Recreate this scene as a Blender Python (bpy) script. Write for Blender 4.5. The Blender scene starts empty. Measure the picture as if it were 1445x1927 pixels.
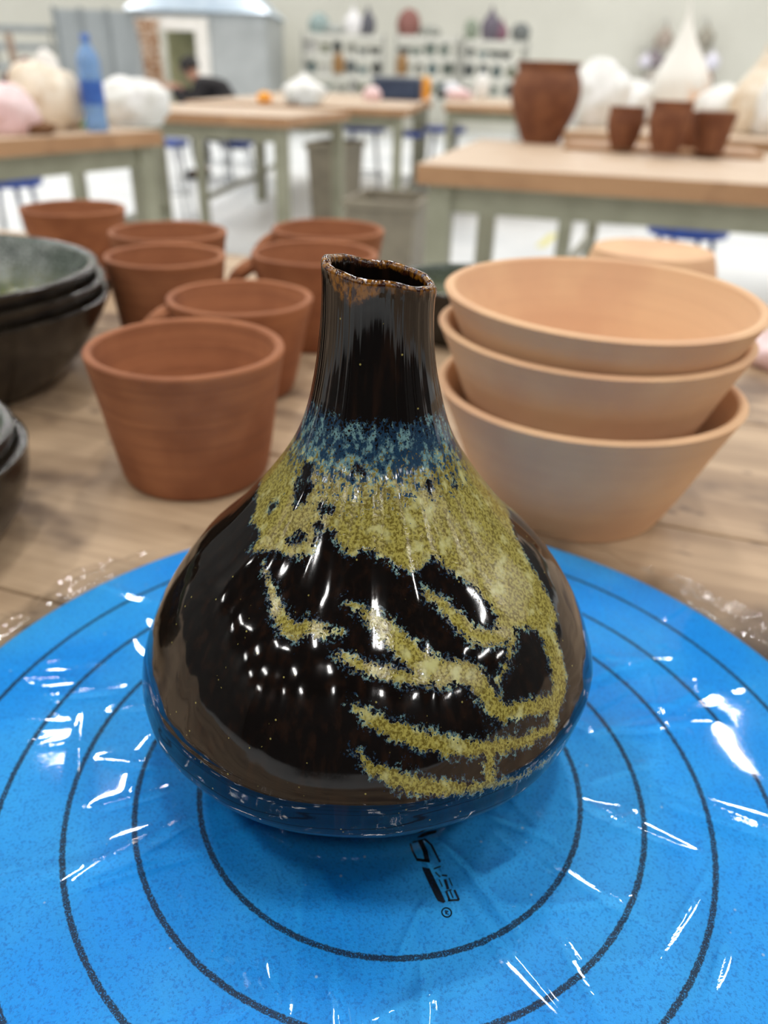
import bpy, bmesh, math, random
import numpy as np
from mathutils import Vector, Matrix, noise

scene = bpy.context.scene
PI = math.pi

# ------------------------------------------------------------------ camera
F_PX = 1446.0
PITCH, ROLL = 0.518017878, 0.0331120894
T = 0.86            # work table height
BAT = 0.012         # bat thickness
B = T + BAT
CAM = Vector((-0.00462246, -0.16873021, 1.06191031))
_c, _s = math.cos(PITCH), math.sin(PITCH)
_cr, _sr = math.cos(ROLL), math.sin(ROLL)
FWD = Vector((0, _c, -_s))
RIGHT = Vector((_cr, _sr * _s, _sr * _c))
UP = Vector((-_sr, _cr * _s, _cr * _c))
cam_data = bpy.data.cameras.new('camera')
cam = bpy.data.objects.new('camera', cam_data)
scene.collection.objects.link(cam)
M = Matrix((RIGHT, UP, -FWD)).transposed().to_4x4()
M.translation = CAM
cam.matrix_world = M
cam_data.sensor_fit = 'HORIZONTAL'
cam_data.sensor_width = 36.0
cam_data.lens = F_PX / 1445.0 * 36.0
cam_data.clip_start = 0.01
cam_data.clip_end = 100
cam_data.dof.use_dof = True
cam_data.dof.focus_distance = 0.180
cam_data.dof.aperture_fstop = 14.0
scene.camera = cam

# ------------------------------------------------------------------ world, lamps, exposure
world = bpy.data.worlds.new('world')
scene.world = world
world.use_nodes = True
world.node_tree.nodes['Background'].inputs[0].default_value = (0.9, 0.95, 1.0, 1)
world.node_tree.nodes['Background'].inputs[1].default_value = 0.15
# high-bay ceiling fixtures in rows over the whole hall
def lamp(name, watt, spread):
    d = bpy.data.lights.new(name, 'AREA')
    d.shape = 'RECTANGLE'; d.size, d.size_y = 0.20, 0.80
    d.energy = watt; d.color = (1.0, 0.98, 0.95); d.spread = math.radians(spread)
    return d
LAMPS = (lamp('ceiling_lamp', 50.0, 180),)
for i in range(9):
    for j in range(10):
        for d in LAMPS:
            lo = bpy.data.objects.new(d.name, d)
            scene.collection.objects.link(lo)
            lo.location = (-12.1 + 3.1 * i, -9.4 + 2.9 * j, 6.0)
scene.view_settings.view_transform = 'Standard'
scene.view_settings.look = 'None'
scene.view_settings.gamma = 1.0
scene.view_settings.use_curve_mapping = False
scene.view_settings.exposure = 0.0

# ------------------------------------------------------------------ helpers
def at_y(px, py, y):
    d = FWD + RIGHT * ((px - 722.5) / F_PX) - UP * ((py - 963.5) / F_PX)
    return CAM + d * ((y - CAM.y) / d.y)

def at_z(px, py, z):
    d = FWD + RIGHT * ((px - 722.5) / F_PX) - UP * ((py - 963.5) / F_PX)
    return CAM + d * ((z - CAM.z) / d.z)

def rgb(r, g, b):
    f = lambda v: (v / 255 / 12.92) if v / 255 <= 0.04045 else ((v / 255 + 0.055) / 1.055) ** 2.4
    return (f(r), f(g), f(b), 1.0)

def tag(o, label=None, cat=None, group=None, kind=None):
    if label: o['label'] = label
    if cat: o['category'] = cat
    if group: o['group'] = group
    if kind: o['kind'] = kind
    return o

def empty(name, loc=(0, 0, 0), rz=0.0):
    o = bpy.data.objects.new(name, None)
    scene.collection.objects.link(o)
    o.location = loc
    o.rotation_euler = (0, 0, rz)
    o.empty_display_size = 0.05
    return o

def link(name, me, mat=None, parent=None, loc=(0, 0, 0), rot=(0, 0, 0), smooth=True):
    o = bpy.data.objects.new(name, me)
    scene.collection.objects.link(o)
    if mat is not None and not me.materials: me.materials.append(mat)
    if parent is not None: o.parent = parent
    o.location = loc
    o.rotation_euler = rot
    if smooth:
        me.polygons.foreach_set('use_smooth', [True] * len(me.polygons))
    return o

def mesh(name, verts, faces):
    me = bpy.data.meshes.new(name)
    me.from_pydata([tuple(v) for v in verts], [], faces)
    me.update()
    return me

def box_mesh(name, sx, sy, sz, bev=0.0, c=(0, 0, 0)):
    bm = bmesh.new()
    bmesh.ops.create_cube(bm, size=1.0)
    for v in bm.verts:
        v.co = Vector((v.co.x * sx + c[0], v.co.y * sy + c[1], v.co.z * sz + c[2]))
    if bev > 0:
        bmesh.ops.bevel(bm, geom=bm.edges[:], offset=bev, segments=2, affect='EDGES', profile=0.6)
    me = bpy.data.meshes.new(name)
    bm.to_mesh(me); bm.free()
    return me

def box(name, size, loc, mat, parent=None, bev=0.0, rz=0.0):
    return link(name, box_mesh(name, *size, bev), mat, parent, loc, (0, 0, rz), smooth=False)

def lathe_mesh(name, prof, seg=64, wob=None, close=False):
    """prof: list of (r, z); r=0 ends become poles"""
    verts, faces, rows = [], [], []
    for k, (r, z) in enumerate(prof):
        if r <= 1e-7:
            rows.append([len(verts)]); verts.append((0, 0, z))
        else:
            row = []
            for i in range(seg):
                a = 2 * PI * i / seg
                rr, zz = (r, z) if wob is None else wob(a, r, z)
                row.append(len(verts)); verts.append((rr * math.cos(a), rr * math.sin(a), zz))
            rows.append(row)
    for a, b in zip(rows[:-1], rows[1:]):
        for i in range(seg):
            j = (i + 1) % seg
            if len(a) == 1 and len(b) == 1: continue
            if len(a) == 1: faces.append((a[0], b[j], b[i]))
            elif len(b) == 1: faces.append((a[i], a[j], b[0]))
            else: faces.append((a[i], a[j], b[j], b[i]))
    return mesh(name, verts, faces)

def smooth_prof(pts, n=6):
    """Catmull-Rom through the profile points"""
    out = []
    P = [pts[0]] + list(pts) + [pts[-1]]
    for i in range(1, len(P) - 2):
        p0, p1, p2, p3 = P[i - 1], P[i], P[i + 1], P[i + 2]
        for k in range(n):
            t = k / n
            out.append(tuple(0.5 * ((2 * p1[d]) + (-p0[d] + p2[d]) * t + (2 * p0[d] - 5 * p1[d] + 4 * p2[d] - p3[d]) * t * t
                             + (-p0[d] + 3 * p1[d] - 3 * p2[d] + p3[d]) * t ** 3) for d in range(2)))
    out.append(tuple(pts[-1]))
    return [(max(0.0, r), z) for r, z in out]

def tube_mesh(name, pts, rad, seg=10, flat=1.0, caps=True):
    pts = [Vector(p) for p in pts]
    rads = rad if isinstance(rad, (list, tuple)) else [rad] * len(pts)
    verts, faces = [], []
    up = Vector((0, 0, 1))
    prev = None
    for i, p in enumerate(pts):
        d = (pts[min(i + 1, len(pts) - 1)] - pts[max(i - 1, 0)]).normalized()
        if prev is None:
            a = up.cross(d)
            if a.length < 1e-4: a = Vector((0, 1, 0)).cross(d)
        else:
            a = prev - d * prev.dot(d)
        a.normalize(); prev = a
        b = d.cross(a)
        for k in range(seg):
            t = 2 * PI * k / seg
            verts.append(p + a * (rads[i] * flat * math.cos(t)) + b * (rads[i] * math.sin(t)))
    n = len(pts)
    for i in range(n - 1):
        for k in range(seg):
            j = (k + 1) % seg
            faces.append((i * seg + k, i * seg + j, (i + 1) * seg + j, (i + 1) * seg + k))
    if caps:
        faces.append(tuple(range(seg))[::-1])
        faces.append(tuple((n - 1) * seg + k for k in range(seg)))
    return mesh(name, verts, faces)

# ------------------------------------------------------------------ materials
def new_mat(name):
    m = bpy.data.materials.new(name)
    m.use_nodes = True
    nt = m.node_tree
    bs = nt.nodes['Principled BSDF']
    return m, nt, bs

def N(nt, typ, **kw):
    n = nt.nodes.new(typ)
    for k, v in kw.items():
        if k.startswith('i_'):
            n.inputs[k[2:]].default_value = v
        else:
            setattr(n, k, v)
    return n

def mixc(nt, fac, a, b, typ='MIX'):
    n = nt.nodes.new('ShaderNodeMix'); n.data_type = 'RGBA'; n.blend_type = typ
    for sock, v in ((0, fac), (6, a), (7, b)):
        if hasattr(v, 'is_linked') or hasattr(v, 'links'): nt.links.new(v, n.inputs[sock])
        else: n.inputs[sock].default_value = v
    return n.outputs[2]

def math_n(nt, op, a, b=None, clamp=False):
    n = nt.nodes.new('ShaderNodeMath'); n.operation = op; n.use_clamp = clamp
    for i, v in enumerate((a, b)):
        if v is None: continue
        if hasattr(v, 'links'): nt.links.new(v, n.inputs[i])
        else: n.inputs[i].default_value = v
    return n.outputs[0]

def sstep(nt, v, lo, hi):
    n = nt.nodes.new('ShaderNodeMapRange'); n.interpolation_type = 'SMOOTHSTEP'
    nt.links.new(v, n.inputs[0])
    n.inputs[1].default_value = lo; n.inputs[2].default_value = hi
    return n.outputs[0]

def noise_n(nt, vec, scale, detail=3.0, rough=0.5, stretch=None):
    if stretch is not None:
        mp = nt.nodes.new('ShaderNodeMapping'); mp.inputs['Scale'].default_value = stretch
        nt.links.new(vec, mp.inputs[0]); vec = mp.outputs[0]
    n = nt.nodes.new('ShaderNodeTexNoise')
    n.inputs['Scale'].default_value = scale; n.inputs['Detail'].default_value = detail; n.inputs['Roughness'].default_value = rough
    nt.links.new(vec, n.inputs['Vector'])
    return n.outputs[0]

def obj_coord(nt):
    return nt.nodes.new('ShaderNodeTexCoord').outputs['Object']

def bump(nt, bs, h, strength=0.2, dist=0.001):
    b = nt.nodes.new('ShaderNodeBump'); b.inputs['Strength'].default_value = strength; b.inputs['Distance'].default_value = dist
    nt.links.new(h, b.inputs['Height']); nt.links.new(b.outputs[0], bs.inputs['Normal'])

def simple(name, c1, c2=None, scale=20.0, rough=0.5, stretch=None, metal=0.0, bmp=0.0, bdist=0.001, detail=3.0, lo=0.35, hi=0.65):
    m, nt, bs = new_mat(name)
    c2 = c2 or tuple(v * 0.85 for v in c1[:3]) + (1,)
    co = obj_coord(nt)
    n = noise_n(nt, co, scale, detail, 0.55, stretch)
    nt.links.new(mixc(nt, sstep(nt, n, lo, hi), c1, c2), bs.inputs['Base Color'])
    bs.inputs['Roughness'].default_value = rough
    bs.inputs['Metallic'].default_value = metal
    if bmp: bump(nt, bs, n, bmp, bdist)
    return m

def clay(name, c1, c2, c3, rings=0.55):
    """unglazed fired clay: wheel rings, warm blotches, fine grain"""
    m, nt, bs = new_mat(name)
    co = obj_coord(nt)
    big = noise_n(nt, co, 22, 3, 0.5)
    ring = noise_n(nt, co, 60, 3, 0.6, (0.12, 0.12, 6.0))
    fine = noise_n(nt, co, 1500, 2, 0.6)
    c = mixc(nt, sstep(nt, big, 0.38, 0.66), c1, c2)
    c = mixc(nt, math_n(nt, 'MULTIPLY', sstep(nt, ring, 0.42, 0.7), rings), c, c3)
    c = mixc(nt, math_n(nt, 'MULTIPLY', sstep(nt, fine, 0.45, 0.75), 0.18), c, c2)
    nt.links.new(c, bs.inputs['Base Color'])
    bs.inputs['Roughness'].default_value = 0.72
    bs.inputs['Specular IOR Level'].default_value = 0.3
    bump(nt, bs, ring, 0.45 * rings, 0.0012)
    return m

TERRA = clay('terracotta', rgb(160, 103, 68), rgb(134, 81, 52), rgb(120, 73, 48))
TERRA_D = clay('brown_clay', rgb(134, 86, 58), rgb(112, 68, 46), rgb(100, 62, 42))
TAN = clay('tan_clay', rgb(214, 175, 136), rgb(204, 162, 127), rgb(190, 150, 119), 0.22)

def wood(name, c1, c2, c3, scale=1.0, rough=0.55):
    m, nt, bs = new_mat(name)
    co = obj_coord(nt)
    g1 = noise_n(nt, co, 9 * scale, 4, 0.6, (0.35, 4.0, 1.0))
    g2 = noise_n(nt, co, 60 * scale, 3, 0.6, (0.12, 3.0, 1.0))
    st = noise_n(nt, co, 14 * scale, 3, 0.55, (0.8, 1.2, 1.0))
    c = mixc(nt, sstep(nt, g1, 0.36, 0.66), c1, c2)
    c = mixc(nt, math_n(nt, 'MULTIPLY', sstep(nt, g2, 0.45, 0.75), 0.45), c, c2)
    c = mixc(nt, math_n(nt, 'MULTIPLY', sstep(nt, st, 0.55, 0.72), 0.8), c, c3)
    mk_ = noise_n(nt, co, 38 * scale, 2, 0.5, (1.0, 2.2, 1.0))
    c = mixc(nt, math_n(nt, 'MULTIPLY', sstep(nt, mk_, 0.66, 0.74), 0.7), c, c3)
    nt.links.new(c, bs.inputs['Base Color'])
    bs.inputs['Roughness'].default_value = rough
    bump(nt, bs, g2, 0.15, 0.0006)
    return m

WOOD_FG = wood('table_wood', rgb(184, 158, 128), rgb(152, 127, 100), rgb(92, 73, 60))
WOOD_BG = wood('bench_wood', rgb(202, 179, 155), rgb(188, 164, 138), rgb(177, 148, 122), 0.5, 0.5)
WOOD_EDGE = wood('bench_edge_wood', rgb(176, 136, 98), rgb(158, 118, 82), rgb(142, 104, 72), 0.5)
FRAME = simple('bench_frame_paint', rgb(150, 150, 130), rgb(138, 138, 118), 8, 0.45)
METAL_GREY = simple('grey_metal', rgb(172, 178, 180), rgb(150, 156, 158), 3, 0.35, (1, 1, 0.2), 0.3)
METAL_BLUE = simple('pale_metal_roof', rgb(205, 220, 232), rgb(186, 204, 220), 4, 0.3, None, 0.2)
WHITE = simple('white_paint', rgb(236, 232, 226), rgb(226, 222, 214), 8, 0.5)
STOOL_BLUE = simple('blue_vinyl', rgb(46, 84, 176), rgb(36, 66, 150), 30, 0.28)
CHROME = simple('pale_steel', rgb(198, 202, 204), rgb(176, 180, 182), 15, 0.3, None, 0.5)
BIN = simple('taupe_plastic', rgb(134, 126, 108), rgb(122, 114, 98), 10, 0.5)
BLACK_CLOTH = simple('black_cloth', rgb(34, 30, 32), rgb(24, 22, 24), 40, 0.85)
SKIN = simple('skin', rgb(196, 148, 124), rgb(182, 132, 108), 60, 0.55)

def bag_mat(name, c1, c2):
    m, nt, bs = new_mat(name)
    co = obj_coord(nt)
    n = noise_n(nt, co, 16, 4, 0.6)
    nt.links.new(mixc(nt, sstep(nt, n, 0.35, 0.65), c1, c2), bs.inputs['Base Color'])
    bs.inputs['Roughness'].default_value = 0.35
    bs.inputs['Subsurface Weight'].default_value = 0.15
    bs.inputs['Subsurface Radius'].default_value = (0.02, 0.02, 0.02)
    bump(nt, bs, n, 0.6, 0.01)
    return m
BAG_WHITE = bag_mat('white_plastic_bag', rgb(240, 240, 238), rgb(222, 222, 216))
BAG_CREAM = bag_mat('cream_plastic_bag', rgb(240, 230, 212), rgb(222, 204, 178))
BAG_PINK = bag_mat('pink_plastic_bag', rgb(240, 214, 214), rgb(226, 190, 190))
BAG_BLUE = bag_mat('pale_blue_bag', rgb(190, 212, 232), rgb(160, 190, 218))

# ------------------------------------------------------------------ room shell
def plane_box(name, lo, hi, mat):
    lo, hi = Vector(lo), Vector(hi)
    o = link(name, box_mesh(name, *(hi - lo)), mat, None, (lo + hi) / 2, smooth=False)
    return tag(o, kind='structure')

FLOOR_M = simple('concrete_floor', rgb(234, 236, 236), rgb(214, 218, 220), 0.9, 0.42, None, 0, 0.0, 0.001, 5.0)
WALL_M = simple('cream_wall', rgb(214, 213, 202), rgb(208, 207, 196), 0.7, 0.8)
CEIL_M = simple('dark_ceiling', rgb(44, 44, 46), rgb(38, 38, 40), 0.6, 0.9)
plane_box('floor', (-13, -10, -0.1), (14, 18.6, 0), FLOOR_M)
plane_box('wall_back', (-13, 18.6, 0), (14, 18.8, 6.6), WALL_M)
SIDE_WALL = simple('grey_side_wall', rgb(96, 96, 94), rgb(84, 84, 84), 0.7, 0.85)
plane_box('wall_left', (-13.2, -10, 0), (-13, 18.8, 6.6), SIDE_WALL)
plane_box('wall_right', (14, -10, 0), (14.2, 18.8, 6.6), SIDE_WALL)
DIM_WALL = simple('grey_back_wall', rgb(52, 52, 52), rgb(44, 44, 46), 0.7, 0.85)
plane_box('wall_front', (-13.2, -10.2, 0), (14.2, -10, 6.6), DIM_WALL)
plane_box('ceiling', (-13.2, -10.2, 6.6), (14.2, 18.8, 6.8), CEIL_M)

# ------------------------------------------------------------------ work table in front
TA = math.radians(-18)
tu = Vector((math.cos(TA), math.sin(TA), 0)); tn = Vector((-math.sin(TA), math.cos(TA), 0))
wt = tag(empty('work_table', (0, 0, 0)), 'wooden plank work table carrying the dark vase and unfired pots', 'table')
PW = 0.1687
for k in range(7):
    off = 0.7235 - PW * (k + 0.5)
    p = tn * off + tu * (0.02 * ((k * 37) % 5 - 2))
    me = box_mesh('plank', 2.5, PW - 0.0016, 0.035, 0.002)
    link('plank', me, WOOD_FG, wt, (p.x, p.y, T - 0.0175), (0, 0, TA), smooth=False)
for su in (-1, 1):
    for off in (0.66, -0.40):
        p = tu * (1.18 * su) + tn * off
        link('leg', box_mesh('leg', 0.06, 0.06, T - 0.035, 0.004), FRAME, wt, (p.x, p.y, (T - 0.035) / 2), (0, 0, TA), smooth=False)
for off in (0.68, -0.42):
    p = tn * off
    link('apron', box_mesh('apron', 2.3, 0.025, 0.09), FRAME, wt, (p.x, p.y, T - 0.035 - 0.045), (0, 0, TA), smooth=False)

# ------------------------------------------------------------------ blue bat
def bat_mat():
    m, nt, bs = new_mat('blue_bat')
    co = obj_coord(nt)
    sep = nt.nodes.new('ShaderNodeSeparateXYZ'); nt.links.new(co, sep.inputs[0])
    x, y, z = sep.outputs
    r = math_n(nt, 'SQRT', math_n(nt, 'ADD', math_n(nt, 'MULTIPLY', x, x), math_n(nt, 'MULTIPLY', y, y)))
    wob = noise_n(nt, co, 900, 2, 0.6)
    rw = math_n(nt, 'ADD', r, math_n(nt, 'MULTIPLY', math_n(nt, 'SUBTRACT', wob, 0.5), 0.0009))
    ring = None
    for k, R in enumerate((0.0583, 0.07674, 0.09601, 0.1157, 0.13675)):
        d = math_n(nt, 'ABSOLUTE', math_n(nt, 'SUBTRACT', rw, R))
        l = math_n(nt, 'SUBTRACT', 1.0, sstep(nt, d, 0.00062, 0.00095))
        ring = l if ring is None else math_n(nt, 'MAXIMUM', ring, l)
    fine = noise_n(nt, co, 1300, 3, 0.65)
    big = noise_n(nt, co, 22, 3, 0.5)
    c = mixc(nt, sstep(nt, big, 0.35, 0.68), rgb(20, 170, 250), rgb(58, 186, 252))
    c = mixc(nt, math_n(nt, 'MULTIPLY', sstep(nt, fine, 0.48, 0.68), 0.55), c, rgb(4, 106, 196))
    sp = nt.nodes.new('ShaderNodeTexVoronoi'); sp.inputs['Scale'].default_value = 130
    nt.links.new(co, sp.inputs['Vector'])
    dot = math_n(nt, 'SUBTRACT', 1.0, sstep(nt, sp.outputs['Distance'], 0.035, 0.065))
    c = mixc(nt, math_n(nt, 'MULTIPLY', dot, 0.75), c, rgb(190, 220, 240))
    skip = sstep(nt, noise_n(nt, co, 2600, 2, 0.7), 0.30, 0.46)
    c = mixc(nt, math_n(nt, 'MULTIPLY', math_n(nt, 'MULTIPLY', ring, skip), 0.93), c, rgb(20, 24, 32))
    nt.links.new(c, bs.inputs['Base Color'])
    bs.inputs['Roughness'].default_value = 0.5
    bump(nt, bs, fine, 0.35, 0.0005)
    return m
RB = 0.15627
prof = [(0, 0), (RB - 0.001, 0), (RB, 0.001), (RB, BAT - 0.0015), (RB - 0.0006, BAT - 0.0004), (RB - 0.0018, BAT), (RB * 0.6, BAT), (0, BAT)]
bat = link('throwing_bat', lathe_mesh('throwing_bat', prof, 180), bat_mat(), None, (0, 0, T))
tag(bat, 'round bright blue bat with black concentric rings under the dark vase', 'bat')

# printed mark on the bat (strokes in millimetres on the bat's surface)
INK = simple('black_ink', rgb(22, 26, 34), rgb(12, 60, 110), 1600, 0.6, None, 0, 0, 0.001, 2.0, 0.56, 0.7)
lv, lf = [], []
def poly_mm(pts):
    i0 = len(lv)
    for p in pts: lv.append((p[0] / 1000, p[1] / 1000, BAT + 0.00012))
    lf.append(tuple(range(i0, i0 + len(pts))))
def stroke_mm(pts, w):
    for a, b in zip(pts[:-1], pts[1:]):
        a, b = Vector(a), Vector(b); d = (b - a).normalized(); n = Vector((-d.y, d.x)) * w / 2; e = d * w * 0.3
        poly_mm([a + n - e, a - n - e, b - n + e, b + n + e])
poly_mm([(7.9, -23.4), (9.2, -23.4), (11.1, -22.5), (13.4, -21.6), (13.8, -20.7), (11.3, -21.2), (9.3, -22.1)])
poly_mm([(9.1, -32.8), (9.3, -33.8), (12.5, -41.7), (13.1, -42.7), (14.5, -43.2), (15.1, -42.8), (11.2, -33.2)])
for pts, w in (([(6.0, -25.6), (6.6, -27.9), (7.9, -30.8)], .55), ([(7.9, -30.5), (11.1, -30.9)], .9), ([(8.9, -24.7), (10.1, -27.7), (10.6, -30.7)], 1.4),
               ([(6.7, -25.0), (10.2, -23.8)], .45), ([(10.2, -23.9), (11.9, -25.6), (14.1, -30.9)], .6), ([(12.4, -33.2), (14.2, -32.4)], .4),
               ([(12.8, -34.3), (13.9, -35.6)], .4), ([(14.6, -35.1), (15.8, -35.2)], .5), ([(15.3, -36.5), (15.9, -39.0)], .8),
               ([(16.4, -35.9), (17.1, -38.1)], .3), ([(15.4, -39.9), (16.2, -42.4)], .6), ([(16.4, -39.5), (17.1, -41.6)], .4),
               ([(17.7, -39.5), (18.6, -42.0)], .6), ([(15.9, -42.4), (18.5, -42.2)], .6), ([(13.7, -36.5), (14.4, -38.4)], .35),
               ([(15.6, -39.7), (16.8, -39.3)], .35), ([(14.9, -45.3), (15.0, -46.3)], .25), ([(14.9, -45.3), (15.6, -45.5), (15.0, -45.9), (15.6, -46.4)], .25)):
    stroke_mm(pts, w)
ringp = [(15.2 + 1.25 * math.cos(a * PI / 12), -45.8 + 1.25 * math.sin(a * PI / 12)) for a in range(25)]
stroke_mm(ringp, 0.35)
lg = link('printed_logo', mesh('printed_logo', lv, lf), INK, bat, smooth=False)
lg['label'] = 'worn black printed maker mark with registered sign'

# ------------------------------------------------------------------ the vase
AX, AY, LX, SX = -0.00713, 0.01465, -0.0034, -0.00519
PR = [(0.0, .0388), (0.0035, .0377), (0.0106, .0372), (0.0194, .0436), (0.0299, .0626), (0.0405, .0655), (0.0510, .0626), (0.0616, .0571),
      (0.0722, .0492), (0.0827, .0384), (0.0933, .0295), (0.1056, .0212), (0.1232, .0155), (0.1408, .01310), (0.1672, .0150)]
zk = np.array([p[0] for p in PR]); rk = np.array([p[1] for p in PR]); mk = np.gradient(rk, zk)
def rz(z):
    z = np.asarray(z, float); i = np.clip(np.searchsorted(zk, z) - 1, 0, len(zk) - 2); h = zk[i + 1] - zk[i]; t = (z - zk[i]) / h
    return (2*t**3-3*t**2+1)*rk[i] + (t**3-2*t**2+t)*h*mk[i] + (-2*t**3+3*t**2)*rk[i+1] + (t**3-t**2)*h*mk[i+1]
# runs of pale glaze on the wall: (angle, height, half width)
RUNS = [
 [(-0.788, 0.0836, 0.00055), (-0.685, 0.0816, 0.00081), (-0.549, 0.0785, 0.00186), (-0.427, 0.0761, 0.00235), (-0.365, 0.0757, 0.00195), (-0.324, 0.0771, 0.00208), (-0.257, 0.0767, 0.00181), (-0.144, 0.077, 0.0009)],
 [(-0.134, 0.0819, 0.00065), (-0.016, 0.0805, 0.00155), (0.093, 0.078, 0.0027), (0.2, 0.0742, 0.00307), (0.269, 0.0718, 0.0032), (0.356, 0.0701, 0.00309), (0.473, 0.0684, 0.00312), (0.513, 0.0653, 0.00287), (0.543, 0.0616, 0.00262), (0.577, 0.0582, 0.00211)],
 [(-0.153, 0.0737, 0.00064), (-0.062, 0.0724, 0.00165), (0.025, 0.0716, 0.00178), (0.121, 0.0706, 0.00178), (0.216, 0.0698, 0.00178), (0.348, 0.0686, 0.0018)],
 [(0.33, 0.0838, 0.00066), (0.432, 0.081, 0.00171), (0.509, 0.0771, 0.00237), (0.556, 0.0745, 0.00238), (0.654, 0.0727, 0.00213), (0.761, 0.0723, 0.0019)],
 [(-0.065, 0.0654, 0.00063), (0.028, 0.0627, 0.00201), (0.133, 0.0601, 0.00252), (0.256, 0.0575, 0.00254), (0.382, 0.0547, 0.00232), (0.513, 0.0523, 0.00236), (0.667, 0.0504, 0.00202), (0.824, 0.0488, 0.00167)],
 [(-0.041, 0.0563, 0.00063), (0.031, 0.053, 0.00189), (0.128, 0.0501, 0.00253), (0.224, 0.0479, 0.00255), (0.343, 0.0459, 0.00194), (0.461, 0.044, 0.00158)],
 [(0.486, 0.0513, 0.00183), (0.479, 0.044, 0.00158)],
 [(0.461, 0.044, 0.00118), (0.628, 0.0419, 0.00108), (0.828, 0.0402, 0.00113)],
 [(1.025, 0.0805, 0.00567), (0.997, 0.0753, 0.00452), (1.009, 0.0691, 0.00368), (0.977, 0.0622, 0.0034), (0.93, 0.0557, 0.00339), (0.842, 0.0517, 0.00278)],
 [(0.546, 0.0599, 0.00223), (0.634, 0.0581, 0.00239), (0.748, 0.0565, 0.00245), (0.877, 0.0536, 0.00252)],
 [(0.774, 0.0721, 0.0019), (0.7, 0.0686, 0.00094), (0.597, 0.065, 0.00106)],
]
COLLAR = [(-1.1421, 0.1178), (-1.3288, 0.1074), (-1.4615, 0.097), (-1.5885, 0.0919), (-1.3017, 0.0896), (-1.184, 0.0873), (-0.9785, 0.0878), (-0.9583, 0.0838), (-0.712, 0.0868), (-0.5844, 0.0868), (-0.483, 0.0882), (-0.4266, 0.0897), (-0.4455, 0.0927), (-0.3473, 0.0945), (-0.272, 0.092), (-0.1437, 0.0897), (-0.0305, 0.0917), (0.0434, 0.09), (0.1588, 0.0891), (0.1988, 0.0875), (0.3489, 0.087), (0.4554, 0.0887), (0.5272, 0.0874), (0.5479, 0.0858), (0.6642, 0.0827), (0.6993, 0.0792), (0.7298, 0.0759), (0.646, 0.0736), (0.8647, 0.0711), (1.0435, 0.0656), (1.1614, 0.0676), (1.2038, 0.0733), (1.2695, 0.0784), (1.3954, 0.0829), (1.75, 0.0848), (1.8079, 0.0966), (1.7, 0.1084), (1.65, 0.1165)]
COLLAR[0] = (-1.5, 0.1178); COLLAR[1] = (-1.7, 0.1074); COLLAR[2] = (-1.7, 0.097)
BARE = [
 [(-0.836, 0.1041, 0.00157), (-0.785, 0.1009, 0.00222), (-0.753, 0.0976, 0.00156)],
 [(-0.472, 0.0977, 0.00115), (-0.41, 0.0985, 0.00102)], [(-1.056, 0.0928, 0.00121), (-1.014, 0.0941, 0.00094)],
 [(-0.644, 0.0901, 0.00103), (-0.587, 0.0911, 0.00116)], [(-0.175, 0.107, 0.00101), (-0.17, 0.1065, 0.00101)],
 [(0.636, 0.1027, 0.00103), (0.634, 0.1022, 0.00103)], [(0.985, 0.101, 0.00066), (0.98, 0.1005, 0.00066)],
 [(-0.454, 0.0942, 0.00089), (-0.45, 0.0938, 0.00089)],
]
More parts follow.
